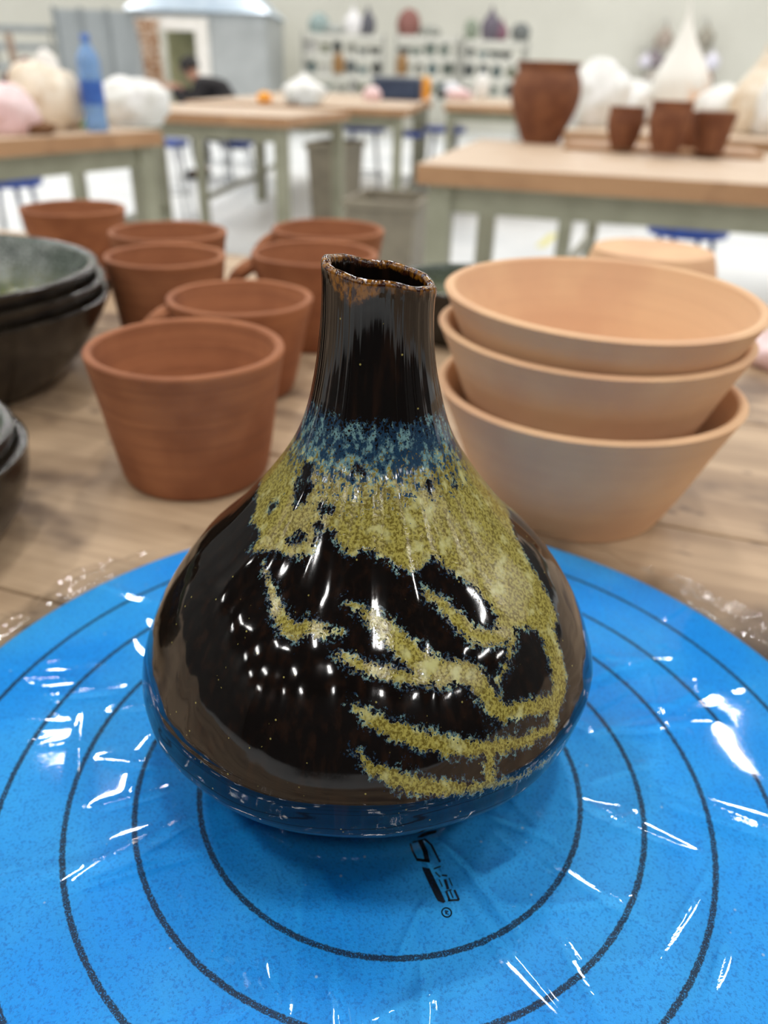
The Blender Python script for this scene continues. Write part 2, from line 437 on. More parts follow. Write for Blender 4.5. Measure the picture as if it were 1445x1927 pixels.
def build_vase():
    seg = 420
    phi = np.arange(seg) / seg * 2 * PI - PI       # 0 faces the photographer
    zrim = 0.1480 - 0.0023 * np.sin(phi) + 0.0004 * np.sin(3 * phi + 0.6) + 0.0002 * np.sin(7 * phi)
    z0 = np.concatenate([np.linspace(0, 0.045, 90, endpoint=False), np.linspace(0.045, 0.12, 170, endpoint=False), np.linspace(0.12, 0.148, 50)])
    rows_r, rows_z, rows_d = [], [], []
    def warp(z):                                   # stretch the top of the neck up to the uneven lip
        k = np.clip((z - 0.12) / 0.028, 0, 1)
        return z + k * (zrim - 0.148)
    for z in z0:
        r = float(rz(z)) * np.ones(seg)
        rows_r.append(r); rows_z.append(warp(z)); rows_d.append(0.148 - z)
    th = 0.0021
    rt = float(rz(0.148))
    for k in range(1, 9):                          # rounded lip
        a = PI * k / 8
        rows_r.append(np.full(seg, rt - th / 2 + th / 2 * math.cos(a))); rows_z.append(zrim + 0.0011 * math.sin(a)); rows_d.append(-0.001)
    for z in np.linspace(0.147, 0.085, 40):
        rows_r.append(np.full(seg, float(rz(z)) - th)); rows_z.append(warp(z)); rows_d.append((0.148 - z) * 1.6)
    R = np.array(rows_r); Z = np.array(rows_z); D = np.array(rows_d)[:, None] - 0.0045 * np.exp(-((phi + 0.5) / 0.36) ** 2)[None]
    PH = np.ones(R.shape) * phi
    nO = len(z0)
    # handmade unevenness: finger-drawn dents on the belly and vertical striations in the neck
    for i in range(R.shape[0]):
        for j in range(seg):
            p = phi[j]; z = Z[i, j]; cx, sy = math.cos(p), math.sin(p)
            n1 = noise.noise((cx * 2.6, sy * 2.6, z * 34))
            n2 = noise.noise((cx * 9, sy * 9, z * 14 + 5))
            n3 = noise.noise((cx * 34, sy * 34, z * 8 + 9))
            kn = min(1, max(0, (z - 0.10) / 0.02))
            R[i, j] += n1 * 0.00075 * (1 - 0.6 * kn) + n2 * 0.00016 + n3 * (0.00002 + 0.00010 * kn)
            if i >= nO - 4 and i < nO + 9: R[i, j] += 0.0003 * noise.noise((cx * 7, sy * 7, 3))
    # oval mouth
    k = np.clip((Z - 0.125) / 0.023, 0, 1)
    X = R * np.sin(PH) * (1 + 0.02 * k); Y = -R * np.cos(PH) * (1 - 0.05 * k)
    X = X + LX * Z + SX * np.clip((0.044 - Z) / 0.026, 0, 1)
    verts = np.stack([X, Y, Z], 2).reshape(-1, 3).tolist()
    nr = R.shape[0]; faces = []
    for i in range(nr - 1):
        a, b = i * seg, (i + 1) * seg
        for j in range(seg):
            j2 = (j + 1) % seg
            faces.append((a + j, a + j2, b + j2, b + j))
    faces.append(tuple(range(seg))[::-1])
    faces.append(tuple((nr - 1) * seg + j for j in range(seg)))
    me = mesh('bottle_vase', verts, faces)
    # glaze fields
    zt = np.linspace(0, 0.17, 1700); rt_ = rz(zt); st = np.concatenate([[0], np.cumsum(np.hypot(np.diff(zt), np.diff(rt_)))])
    sf = lambda z: np.interp(z, zt, st)
    fold = PH.copy(); m = np.abs(fold) > PI / 2; fold[m] = np.sign(fold[m]) * (PI - np.abs(fold[m]))
    P = fold.reshape(-1); Zf = np.minimum(Z, 0.1479).reshape(-1); Rf = rz(Zf); Sf = sf(Zf)
    def seg_d(a, b):
        ax, ay = (a[0] - P) * Rf, sf(a[1]) - Sf; bx, by = (b[0] - P) * Rf, sf(b[1]) - Sf
        dx, dy = bx - ax, by - ay
        t = np.clip(-(ax * dx + ay * dy) / (dx * dx + dy * dy + 1e-12), 0, 1)
        return np.hypot(ax + t * dx, ay + t * dy), t
    runs = np.full(P.shape, -1.0)
    for s in RUNS:
        for a, b in zip(s[:-1], s[1:]):
            d, t = seg_d(a, b); runs = np.maximum(runs, a[2] + (b[2] - a[2]) * t - d)
    inside = np.zeros(P.shape, bool); dmin = np.full(P.shape, 1.0)
    n = len(COLLAR)
    for i in range(n):
        a, b = COLLAR[i], COLLAR[(i + 1) % n]
        d, _ = seg_d(a, b); dmin = np.minimum(dmin, d)
        c = ((a[1] > Zf) != (b[1] > Zf)) & (P < (b[0] - a[0]) * (Zf - a[1]) / (b[1] - a[1] + 1e-12) + a[0])
        inside ^= c
    col = np.where(inside, dmin, -dmin)
    g = np.maximum(runs, col)
    bare = np.full(P.shape, -1.0)
    for s in BARE:
        for a, b in zip(s[:-1], s[1:]):
            d, t = seg_d(a, b); bare = np.maximum(bare, a[2] + (b[2] - a[2]) * t - d)
    g = np.minimum(g, -bare)
    fade = 0.1055 - Zf                              # the olive thins out into blue up the neck
    olive = np.minimum(g - 0.0003, fade * 0.17)
    blue = np.minimum(g + 0.0007, (0.1205 - Zf) * 0.22)
    inner = np.zeros(R.shape); inner[nO:, :] = 1
    for nm, arr in (('olive', olive), ('blue', blue), ('lip', D.reshape(-1))):
        arr = np.where(inner.reshape(-1) > 0, -1.0 if nm != 'lip' else arr, arr)
        at = me.attributes.new(nm, 'FLOAT', 'POINT')
        at.data.foreach_set('value', np.asarray(arr * 1000, dtype=np.float32))   # millimetres
    return me

def vase_mat():
    m, nt, bs = new_mat('tenmoku_glaze')
    co = obj_coord(nt)
    A = lambda n: N(nt, 'ShaderNodeAttribute', attribute_name=n).outputs['Fac']
    olive, blue, lip = A('olive'), A('blue'), A('lip')
    drip = noise_n(nt, co, 620, 4, 0.65, (1, 1, 0.55))
    fine = noise_n(nt, co, 1500, 3, 0.6, (1, 1, 0.8))
    mid = noise_n(nt, co, 260, 3, 0.55, (1, 1, 0.6))
    spot = nt.nodes.new('ShaderNodeTexVoronoi'); spot.inputs['Scale'].default_value = 900
    nt.links.new(co, spot.inputs['Vector'])
    streak = noise_n(nt, co, 420, 3, 0.6, (1, 1, 0.03))
    # black-brown body
    c = mixc(nt, sstep(nt, streak, 0.45, 0.75), rgb(10, 7, 6), rgb(26, 15, 9))
    # blue halo and blue band
    jb = math_n(nt, 'ADD', blue, math_n(nt, 'MULTIPLY', math_n(nt, 'SUBTRACT', drip, 0.52), 7.0))
    jb = math_n(nt, 'ADD', jb, math_n(nt, 'MULTIPLY', math_n(nt, 'SUBTRACT', fine, 0.53), 9.0))
    mb = sstep(nt, jb, -0.2, 0.5)
    bl = mixc(nt, sstep(nt, math_n(nt, 'ADD', math_n(nt, 'MULTIPLY', drip, 0.65), math_n(nt, 'MULTIPLY', mid, 0.35)), 0.47, 0.58), rgb(24, 50, 72), rgb(96, 128, 130))
    bl = mixc(nt, sstep(nt, fine, 0.5, 0.62), bl, rgb(20, 38, 58))
    c = mixc(nt, mb, c, bl)
    # olive yellow crystals
    jo = math_n(nt, 'ADD', olive, math_n(nt, 'MULTIPLY', math_n(nt, 'SUBTRACT', drip, 0.5), 5.5))
    jo = math_n(nt, 'ADD', jo, math_n(nt, 'MULTIPLY', math_n(nt, 'SUBTRACT', fine, 0.5), 6.0))
    mo = sstep(nt, jo, -0.1, 0.35)
    ol = mixc(nt, sstep(nt, fine, 0.40, 0.62), rgb(142, 134, 66), rgb(86, 76, 28))
    ol = mixc(nt, sstep(nt, mid, 0.52, 0.72), ol, rgb(162, 160, 108))
    c = mixc(nt, mo, c, ol)
    # scattered crystals up the neck and over the black
    vs = nt.nodes.new('ShaderNodeTexVoronoi'); vs.inputs['Scale'].default_value = 420
    nt.links.new(co, vs.inputs['Vector'])
    tiny = math_n(nt, 'MULTIPLY', math_n(nt, 'SUBTRACT', 1.0, sstep(nt, vs.outputs['Distance'], 0.07, 0.13)), sstep(nt, mid, 0.55, 0.6))
    c = mixc(nt, math_n(nt, 'MULTIPLY', tiny, 0.7), c, rgb(150, 140, 80))
    # amber where the glaze breaks over the lip
    la = math_n(nt, 'ADD', lip, math_n(nt, 'MULTIPLY', math_n(nt, 'SUBTRACT', mid, 0.5), 7.0))
    ml = math_n(nt, 'SUBTRACT', 1.0, sstep(nt, la, -0.8, 1.4))
    am = mixc(nt, sstep(nt, drip, 0.42, 0.6), rgb(42, 18, 9), rgb(122, 78, 20))
    c = mixc(nt, math_n(nt, 'MULTIPLY', ml, 0.9), c, am)
    nt.links.new(c, bs.inputs['Base Color'])
    ro = math_n(nt, 'ADD', 0.055, math_n(nt, 'MULTIPLY', math_n(nt, 'MAXIMUM', mo, math_n(nt, 'MULTIPLY', mb, 0.6)), 0.05))
    nt.links.new(ro, bs.inputs['Roughness'])
    bs.inputs['Specular IOR Level'].default_value = 0.44
    hb = math_n(nt, 'ADD', math_n(nt, 'MULTIPLY', mo, math_n(nt, 'ADD', 0.4, fine)), math_n(nt, 'MULTIPLY', streak, 0.15))
    bump(nt, bs, hb, 0.12, 0.0004)
    return m
vase = link('bottle_vase', build_vase(), vase_mat(), None, (AX, AY, B + 0.0012))
tag(vase, 'glossy black bottle vase with olive and blue glaze runs on the blue bat', 'vase')

# ------------------------------------------------------------------ clear film wrapped over the bat
def build_film():
    rnd = random.Random(5)
    nr, na = 230, 760
    ang = np.arange(na) / na * 2 * PI
    edge = 0.176 + 0.012 * np.sin(2 * ang + 0.6) + 0.007 * np.sin(5 * ang + 1.0) + 0.004 * np.sin(11 * ang) + 0.0025 * np.sin(23 * ang + 2) - 0.009 * np.exp(-((ang - 1.13) / 0.28) ** 2)
    t = np.linspace(0, 1, nr) ** 0.8
    RR = 0.004 + t[:, None] * (edge[None] - 0.004)
    X = RR * np.cos(ang); Y = RR * np.sin(ang)
    H = np.zeros(X.shape)
    # broad billows
    for k in range(26):
        a = rnd.uniform(0, 2 * PI); f = rnd.uniform(40, 130); ph = rnd.uniform(0, 2 * PI)
        H += rnd.uniform(0.00002, 0.00009) * (90 / f) * np.sin(f * (X * math.cos(a) + Y * math.sin(a)) + ph + 1.5 * np.sin(30 * (X * math.sin(a) - Y * math.cos(a)) + k))
    H = H * 1.0 + 0.0009
    # sharp creases: many pulled out radially from the foot of the vase
    for k in range(170):
        if k < 90:
            a0 = rnd.uniform(0, 2 * PI); r0 = rnd.uniform(0.05, 0.12)
            cx, cy = AX + r0 * math.cos(a0), AY + r0 * math.sin(a0); d = a0 + rnd.gauss(0, 0.35)
        else:
            a0 = rnd.uniform(0, 2 * PI); r0 = rnd.uniform(0.04, 0.17)
            cx, cy = r0 * math.cos(a0), r0 * math.sin(a0); d = rnd.uniform(0, 2 * PI)
        L = rnd.uniform(0.008, 0.035); w = rnd.uniform(0.0008, 0.0030); hgt = rnd.uniform(0.00015, 0.0008) * (w / 0.002)
        u = (X - cx) * math.cos(d) + (Y - cy) * math.sin(d)
        v = -(X - cx) * math.sin(d) + (Y - cy) * math.cos(d) + 6 * rnd.uniform(-1, 1) * u * u
        tp = np.clip(1 - (u / L) ** 2, 0, 1) ** 1.5
        H += hgt * tp * np.exp(-np.abs(v) / w)
    foot = np.clip((np.hypot(X - AX, Y - AY) - 0.040) / 0.012, 0, 1)
    H = 0.0003 + np.maximum(H, 0.0002) * foot
    # beyond the rim it drops to the table in crumpled pleats
    q = np.clip((RR - RB + 0.001) / (0.020), 0, 1); q = q * q * (3 - 2 * q)
    base = B * (1 - q) + (T + 0.0015) * q
    cr = np.zeros(X.shape)
    for k in range(14):
        n_ = rnd.randint(17, 95); cr += rnd.uniform(0.3, 1.0) * np.abs(np.sin(n_ * ang / 2 + rnd.uniform(0, 6)))[None] * (18 / n_) ** 0.5 * (1 + 0.4 * np.sin(RR * rnd.uniform(200, 600) + k))
    out = np.clip((RR - RB - 0.001) / 0.010, 0, 1)
    H = base + H * (1 - 0.3 * out) + out * cr * 0.0017
    verts = np.stack([X, Y, H], 2).reshape(-1, 3).tolist()
    faces = []
    for i in range(nr - 1):
        for j in range(na):
            j2 = (j + 1) % na
            faces.append((i * na + j, (i + 1) * na + j, (i + 1) * na + j2, i * na + j2))
    return mesh('plastic_film', verts, faces)

def film_mat():
    m = bpy.data.materials.new('clear_film'); m.use_nodes = True
    nt = m.node_tree; nt.nodes.clear()
    out = nt.nodes.new('ShaderNodeOutputMaterial')
    tr = nt.nodes.new('ShaderNodeBsdfTransparent'); tr.inputs[0].default_value = (0.975, 0.98, 0.985, 1)
    gl = nt.nodes.new('ShaderNodeBsdfGlossy'); gl.inputs['Roughness'].default_value = 0.045
    co = obj_coord(nt)
    n = noise_n(nt, co, 160, 3, 0.6)
    b = nt.nodes.new('ShaderNodeBump'); b.inputs['Strength'].default_value = 0.015; b.inputs['Distance'].default_value = 0.001
    nt.links.new(n, b.inputs['Height']); nt.links.new(b.outputs[0], gl.inputs['Normal'])
    fr = nt.nodes.new('ShaderNodeFresnel'); fr.inputs['IOR'].default_value = 1.5
    nt.links.new(b.outputs[0], fr.inputs['Normal'])
    fac = math_n(nt, 'MULTIPLY', fr.outputs[0], 1.1, True)
    mx = nt.nodes.new('ShaderNodeMixShader')
    nt.links.new(fac, mx.inputs[0]); nt.links.new(tr.outputs[0], mx.inputs[1]); nt.links.new(gl.outputs[0], mx.inputs[2])
    nt.links.new(mx.outputs[0], out.inputs[0])
    return m
film = link('plastic_film', build_film(), film_mat())
tag(film, 'clear crinkled plastic film wrapped over the blue bat beneath the vase', 'plastic film')

# ------------------------------------------------------------------ terracotta mugs
def mug(loc, R, H, rb, haz, label, mat=TERRA, hsize=1.0, wall=0.0042, group='terracotta mugs on the work table'):
    root = tag(empty('terracotta_mug', (loc[0], loc[1], T)), label, 'mug', group)
    R0 = R - 0.0008
    prof = smooth_prof([(0, 0.0012), (rb * 0.55, 0.001), (rb * 0.88, 0.0004), (rb, 0.0035), (rb + (R0 - rb) * 0.28, H * 0.27), (rb + (R0 - rb) * 0.6, H * 0.6),
                        (R0 - 0.0006, H * 0.9), (R0 + 0.0004, H * 0.965), (R0, H * 0.99), (R0 - wall * 0.5, H), (R0 - wall, H * 0.985), (R0 - wall - 0.0006, H * 0.94),
                        (rb + (R0 - rb) * 0.6 - wall, H * 0.6), (rb - wall * 0.9, H * 0.16), (rb * 0.6, H * 0.10), (0, H * 0.095)], 5)
    sd = loc[0] * 31 + loc[1] * 17
    def wob(a, r, z):
        k = noise.noise((math.cos(a) * 1.3 + sd, math.sin(a) * 1.3, z * 20)) * 0.006
        return r * (1 + k), z + 0.0006 * (z / H) * noise.noise((math.cos(a) * 1.5, math.sin(a) * 1.5, sd))
    link('body', lathe_mesh('body', prof, 72, wob), mat, root)
    if haz is not None:
        pts = []
        for k in range(15):
            t = k / 14; a = PI * t
            rad = rb + (R0 - rb) * (0.86 - 0.62 * t) - 0.001
            pts.append((rad + 0.024 * hsize * math.sin(a) ** 0.8, 0, H * (0.86 - 0.62 * t)))
        link('handle', tube_mesh('handle', pts, [0.0052 + 0.001 * abs(1 - 2 * k / 14) for k in range(15)], 12, 1.5), mat, root, rot=(0, 0, math.radians(haz)))
    return root
mug((-0.1128, 0.2272), 0.0525, 0.0744, 0.0402, 148, 'nearest terracotta mug, left of the dark vase', hsize=0.9)
mug((-0.1085, 0.362), 0.0502, 0.0668, 0.0352, 196, 'terracotta mug with a handle, right behind the nearest terracotta mug')
mug((-0.183, 0.452), 0.047, 0.0744, 0.038, 70, 'terracotta mug partly hidden behind the stack of dark glazed bowls')
mug((-0.2076, 0.555), 0.0524, 0.0744, 0.0405, 80, 'terracotta mug in the left group, second from the back')
mug((-0.3345, 0.6666), 0.052, 0.0744, 0.040, 100, 'rearmost terracotta mug at far left, behind the dark glazed bowls')
mug((-0.0682, 0.4811), 0.0522, 0.0744, 0.0395, 186, 'terracotta mug with its handle pointing left, directly behind the vase neck')
mug((-0.0659, 0.5936), 0.0535, 0.0744, 0.040, 176, 'rearmost terracotta mug behind the vase neck')

# ------------------------------------------------------------------ tan bowls
def bowl_mesh(name, R, H, rb, wall=0.0045, seg=96, belly=0.0, wobz=0.0005, sd=0.0):
    prof = smooth_prof([(0, 0.002), (rb * 0.6, 0.0018), (rb * 0.93, 0.0004), (rb, 0.003), (rb + (R - rb) * 0.33 + belly, H * 0.33), (rb + (R - rb) * 0.68 + belly, H * 0.68),
                        (R - 0.0006, H * 0.95), (R, H * 0.98), (R - wall * 0.5, H), (R - wall, H * 0.985), (R - wall - (R - rb) * 0.06, H * 0.93),
                        (rb + (R - rb) * 0.62 - wall + belly, H * 0.64), (rb + (R - rb) * 0.25 - wall + belly, H * 0.30), (rb * 0.72, H * 0.115), (0, H * 0.09)], 5)
    def wob(a, r, z):
        return r * (1 + 0.004 * noise.noise((math.cos(a) + sd, math.sin(a), z * 15))), z + wobz * (z / H) * math.sin(2 * a + sd)
    return lathe_mesh(name, prof, seg, wob)

bm_tan = bowl_mesh('tan_bowl', 0.0768, 0.0680, 0.0495, sd=1.0)
for (x, y, z, rx, ry, lab) in ((0.0978, 0.2085, T, 0, 0, 'bottom bowl of the tan stack right of the vase'),
                               (0.0970, 0.2136, T + 0.0278, 0, 0, 'middle bowl of the tan stack right of the vase'),
                               (0.0984, 0.2144, T + 0.0449, 0.02, 0, 'top bowl of the tan stack, open to view')):
    o = link('tan_bowl', bm_tan, TAN, None, (x, y, z), (rx, ry, 0.7 * z * 40))
    tag(o, lab, 'bowl', 'stacked tan bowls')
ib = link('tan_bowl', bowl_mesh('tan_bowl', 0.074, 0.062, 0.0575, sd=2.0), TAN, None, (0.249, 0.612, T + 0.062), (PI, 0, 0.4))
tag(ib, 'tan bowl turned upside down behind the tan stack', 'bowl')

# ------------------------------------------------------------------ dark glazed bowls
def dark_mat(name, inner=False):
    m, nt, bs = new_mat(name)
    co = obj_coord(nt)
    n1 = noise_n(nt, co, 60, 4, 0.6); n2 = noise_n(nt, co, 420, 3, 0.6)
    c = mixc(nt, sstep(nt, n1, 0.4, 0.65), rgb(24, 19, 15), rgb(46, 40, 32))
    if inner:
        sep = nt.nodes.new('ShaderNodeSeparateXYZ'); nt.links.new(co, sep.inputs[0])
        low = math_n(nt, 'SUBTRACT', 1.0, sstep(nt, sep.outputs[2], 0.012, 0.05))
        geo = nt.nodes.new('ShaderNodeNewGeometry')
        ino = nt.nodes.new('ShaderNodeAttribute'); ino.attribute_name = 'inside'
        g = mixc(nt, sstep(nt, n2, 0.4, 0.62), rgb(110, 112, 48), rgb(70, 82, 66))
        g2 = mixc(nt, sstep(nt, n2, 0.42, 0.6), rgb(58, 66, 60), rgb(104, 112, 104))
        gi = mixc(nt, low, g2, g)
        c = mixc(nt, ino.outputs['Fac'], c, gi)
    nt.links.new(c, bs.inputs['Base Color'])
    bs.inputs['Roughness'].default_value = 0.16
    bump(nt, bs, n2, 0.25, 0.0007)
    return m
DARK = dark_mat('dark_glaze'); DARK_IN = dark_mat('dark_glaze_green_inside', True)
def dark_bowl(x, y, z, R, H, rb, label, mat, group, tilt=(0, 0)):
    me = bowl_mesh('glazed_bowl', R, H, rb, 0.005, 96, 0.004, 0.0008, x * 10)
    n = len(me.vertices)
    at = me.attributes.new('inside', 'FLOAT', 'POINT')
    co = np.empty(n * 3, dtype=np.float32); me.vertices.foreach_get('co', co); co = co.reshape(-1, 3)
    idx = np.arange(n); at.data.foreach_set('value', ((idx > n * 0.60)).astype(np.float32))
    o = link('glazed_bowl', me, mat, None, (x, y, z), (tilt[0], tilt[1], 0))
    return tag(o, label, 'bowl', group)
dark_bowl(-0.331, 0.357, T, 0.1275, 0.062, 0.086, 'bottom dark glazed bowl of the stack at left', DARK, 'stacked dark glazed bowls')
dark_bowl(-0.331, 0.355, T + 0.0105, 0.1255, 0.062, 0.084, 'middle dark glazed bowl of the stack at left', DARK, 'stacked dark glazed bowls')
dark_bowl(-0.332, 0.352, T + 0.0195, 0.1235, 0.0625, 0.082, 'top dark glazed bowl of the left stack, mottled green inside', DARK_IN, 'stacked dark glazed bowls')
dark_bowl(-0.2435, 0.1365, T, 0.0735, 0.048, 0.055, 'lower brown-black glazed bowl cut off by the left edge', DARK, 'glazed bowls at the left edge')
dark_bowl(-0.2465, 0.1365, T + 0.0085, 0.0715, 0.048, 0.053, 'upper brown-black glazed bowl cut off by the left edge, shiny rim', DARK_IN, 'glazed bowls at the left edge')
dark_bowl(0.0635, 0.511, T, 0.068, 0.050, 0.046, 'dark glazed bowl between the vase neck and the tan stack', DARK_IN, None)

# ------------------------------------------------------------------ background benches
def bench(corner, rz, L, Dp, label, off=0.06, top_t=0.05, H=T):
    """corner: near left corner of the top; L along local x, Dp along local y"""
    root = tag(empty('studio_bench', (corner[0], corner[1], 0), rz), label, 'table', 'wood topped studio benches')
    me = box_mesh('table_top', L, Dp, top_t, 0.004, (L / 2, Dp / 2, H - top_t / 2))
    me.materials.append(WOOD_BG); me.materials.append(WOOD_EDGE)
    for p in me.polygons:
        if abs(p.normal.z) < 0.5: p.material_index = 1
    link('table_top', me, None, root, smooth=False)
    for x in (off, L - off):
        for y in (off, Dp - off):
            link('leg', box_mesh('leg', 0.065, 0.065, H - top_t, 0.004), FRAME, root, (x, y, (H - top_t) / 2), smooth=False)
    for y in (off, Dp - off):
        link('apron', box_mesh('apron', L - 2 * off, 0.03, 0.07), FRAME, root, (L / 2, y, H - top_t - 0.035), smooth=False)
    for x in (off, L - off):
        link('stretcher', box_mesh('stretcher', 0.03, Dp - 2 * off, 0.04), FRAME, root, (x, Dp / 2, 0.22), smooth=False)
    return root
FLc = at_z(783, 308, T)
rightb = bench(FLc, math.radians(-14.5), 2.0, 1.05, 'wood topped studio bench at right with the big brown pot')
RB0 = at_z(1060, 246, T)
bench(RB0, math.radians(-20), 2.2, 1.3, 'wood topped bench at right covered with plastic-wrapped work')
LB = at_z(305, 245, T)
LA = math.radians(62)
lb_l, lb_d = 1.25, 1.3
lc = LB - Vector((math.cos(LA), math.sin(LA), 0)) * lb_l
bench(lc, LA, lb_l, lb_d, 'wood topped bench at left with the blue water bottle')
MC = at_z(541, 221, T); MA = math.radians(-14)
mcn = MC - Vector((math.cos(MA), math.sin(MA), 0)) * 1.35
bench(mcn, MA, 1.35, 1.05, 'wood topped bench in front of the person in black')
FC = at_z(765, 205, T); FA = math.radians(-6)
fcn = FC - Vector((math.cos(FA), math.sin(FA), 0)) * 1.55
bench(fcn, FA, 1.55, 1.7, 'wood topped bench at centre with the lone white bag')
F2 = at_z(835, 196, T)
bench(F2, math.radians(-4), 2.2, 2.5, 'farthest wood topped bench in front of the right shelf racks')

bench((-1.3, 7.55), 0.0, 1.6, 1.9, 'wood topped bench behind the centre bench, under the dark blue crate')

# ------------------------------------------------------------------ pots on the right bench
def pot(name, px, py, Rm, H, prof_u, label, mat, group=None, z=T):
    p = at_z(px, py, z)
    prof = smooth_prof([(r * Rm, h * H) for r, h in prof_u], 5)
    o = link(name, lathe_mesh(name, prof, 56), mat, None, p)
    return tag(o, label, 'pot', group)
big = [(0, 0.01), (0.5, 0), (0.56, 0.02), (0.72, 0.2), (0.92, 0.42), (1.0, 0.62), (0.96, 0.78), (0.86, 0.89), (0.88, 0.94), (0.93, 0.985), (0.89, 1.0), (0.84, 0.97), (0.8, 0.89), (0.9, 0.75), (0.92, 0.6), (0.6, 0.15), (0, 0.06)]
pot('clay_pot', 1016, 269, 0.122, 0.255, big, 'large round brown clay pot standing on the right bench', TERRA_D)
bp = at_z(1240, 285, T)
board = box('ware_board', (0.62, 0.30, 0.016), (bp.x, bp.y, T + 0.008), WOOD_EDGE, None, 0.002, math.radians(-14.5))
tag(board, 'flat wooden ware board under the small brown cups', 'board')
cupa = [(0, 0.01), (0.6, 0), (0.66, 0.03), (0.9, 0.35), (1.0, 0.65), (0.95, 0.88), (1.0, 0.985), (0.96, 1.0), (0.9, 0.97), (0.86, 0.85), (0.9, 0.6), (0.55, 0.1), (0, 0.06)]
cupb = [(0, 0.01), (0.62, 0), (0.68, 0.03), (0.82, 0.4), (0.93, 0.75), (1.0, 0.98), (0.97, 1.0), (0.92, 0.97), (0.74, 0.4), (0.55, 0.1), (0, 0.06)]
G_ = 'small brown clay cups on the ware board'
pot('clay_cup', 1170, 277, 0.058, 0.118, cupa, 'leftmost small brown clay cup on the ware board', TERRA_D, G_, T + 0.016)
pot('clay_cup', 1250, 286, 0.063, 0.140, cupa, 'tallest small brown clay cup on the ware board', TERRA_D, G_, T + 0.016)
pot('clay_cup', 1300, 277, 0.052, 0.105, cupb, 'small brown clay cup half hidden behind the rightmost cup', TERRA_D, G_, T + 0.016)
pot('clay_cup', 1333, 287, 0.062, 0.112, cupb, 'rightmost small flared brown clay cup on the ware board', TERRA_D, G_, T + 0.016)

# ------------------------------------------------------------------ plastic bags and bundles
def bag(name, px, py, z, size, mat, label, seed, knot=0.0, lean=0.0, group=None, cat='bag', y=None, crumple=0.16):
    p = at_z(px, py, z) if y is None else at_y(px, py, y)
    nu, nv = 40, 26
    verts, faces = [], []
    for j in range(nv + 1):
        v = j / nv; el = -PI / 2 + PI * v
        for i in range(nu):
            a = 2 * PI * i / nu
            d = Vector((math.cos(el) * math.cos(a), math.cos(el) * math.sin(a), math.sin(el)))
            n = noise.fractal(d * 1.7 + Vector((seed, seed * 0.3, 1)), 1.0, 2.0, 4)
            r = 1 + crumple * n
            zz = max(-0.72, d.z * r)
            w = 1.0
            if knot and zz > 0.2:                   # gathered upwards to a twisted neck
                w = max(0.14, (1 - (zz - 0.2) * 1.15) ** 1.3 if zz < 1.05 else 0.14)
                zz = 0.2 + (zz - 0.2) * (1 + knot)
            h = (zz + 0.72) / 1.72
            verts.append((d.x * r * w * size[0] / 2 + lean * h * size[0], d.y * r * w * size[1] / 2, h * size[2]))
    for j in range(nv):
        for i in range(nu):
            k = (i + 1) % nu
            faces.append((j * nu + i, j * nu + k, (j + 1) * nu + k, (j + 1) * nu + i))
    o = link(name, mesh(name, verts, faces), mat, None, p)
    return tag(o, label, cat, group)
bag('plastic_bundle', 95, 243, T, (0.26, 0.2, 0.20), BAG_CREAM, 'cream plastic-wrapped bundle left of the blue water bottle', 3.1, 0.0, 0.0)
bag('plastic_bundle', 18, 252, T, (0.20, 0.16, 0.14), BAG_PINK, 'pale pink plastic bundle at the left edge of the left bench', 5.7)
bag('plastic_bag', 246, 236, T, (0.30, 0.22, 0.17), BAG_WHITE, 'white plastic bag right of the blue water bottle', 8.2, 0.0, 0.03)
bag('plastic_bundle', 132, 226, T, (0.12, 0.1, 0.11), simple('lilac_plastic', rgb(206, 206, 232), None, 20, 0.4), 'small pale lilac bundle behind the blue water bottle', 2.4)
GREEN = simple('green_plastic', rgb(88, 178, 106), rgb(70, 158, 92), 20, 0.4)
bag('green_sponge', 150, 240, T, (0.055, 0.05, 0.05), GREEN, 'small green sponge beside the base of the water bottle', 1.2, cat='sponge', crumple=0.08)
bag('clay_lump', 62, 252, T, (0.16, 0.11, 0.045), simple('brown_lump', rgb(140, 100, 62), rgb(118, 82, 52), 20, 0.7), 'flat brown lump of clay at the left bench edge', 7.3, cat='clay')
pc = at_z(105, 240, T)
bag('white_bowl', 104, 226, T, (0.12, 0.12, 0.25), WHITE, 'white rounded object standing behind the cream bundle', 0.7, cat='pot', crumple=0.03)
bag('maroon_cloth', 66, 226, T, (0.2, 0.14, 0.21), simple('maroon_cloth', rgb(112, 44, 52), rgb(90, 34, 42), 20, 0.8), 'maroon cloth heaped behind the cream bundle', 4.4, cat='cloth')

# water bottle
wb = at_z(184, 247, T)
bt = tag(empty('water_bottle', wb), 'tall blue plastic water bottle on the left bench', 'bottle')
BOT, nt_, bs_ = new_mat('blue_pet')
cb = noise_n(nt_, obj_coord(nt_), 30, 2, 0.5)
nt_.links.new(mixc(nt_, cb, rgb(130, 172, 222), rgb(158, 192, 232)), bs_.inputs['Base Color'])
bs_.inputs['Roughness'].default_value = 0.12; bs_.inputs['Transmission Weight'].default_value = 0.45; bs_.inputs['IOR'].default_value = 1.2
hb = 0.275
prof = smooth_prof([(0, 0.006), (0.03, 0), (0.037, 0.006), (0.038, 0.03), (0.035, 0.05), (0.038, 0.07), (0.038, 0.085), (0.037, 0.15), (0.038, 0.165), (0.036, 0.185), (0.038, 0.2), (0.034, 0.225), (0.02, 0.25), (0.0135, 0.26), (0.0135, 0.27), (0, 0.27)], 4)
link('body', lathe_mesh('body', prof, 32), BOT, bt)
link('label', lathe_mesh('label', [(0.0384, 0.082), (0.0386, 0.084), (0.0382, 0.152), (0.038, 0.154)], 32), simple('dark_blue_label', rgb(44, 82, 158), rgb(60, 104, 180), 60, 0.4), bt)
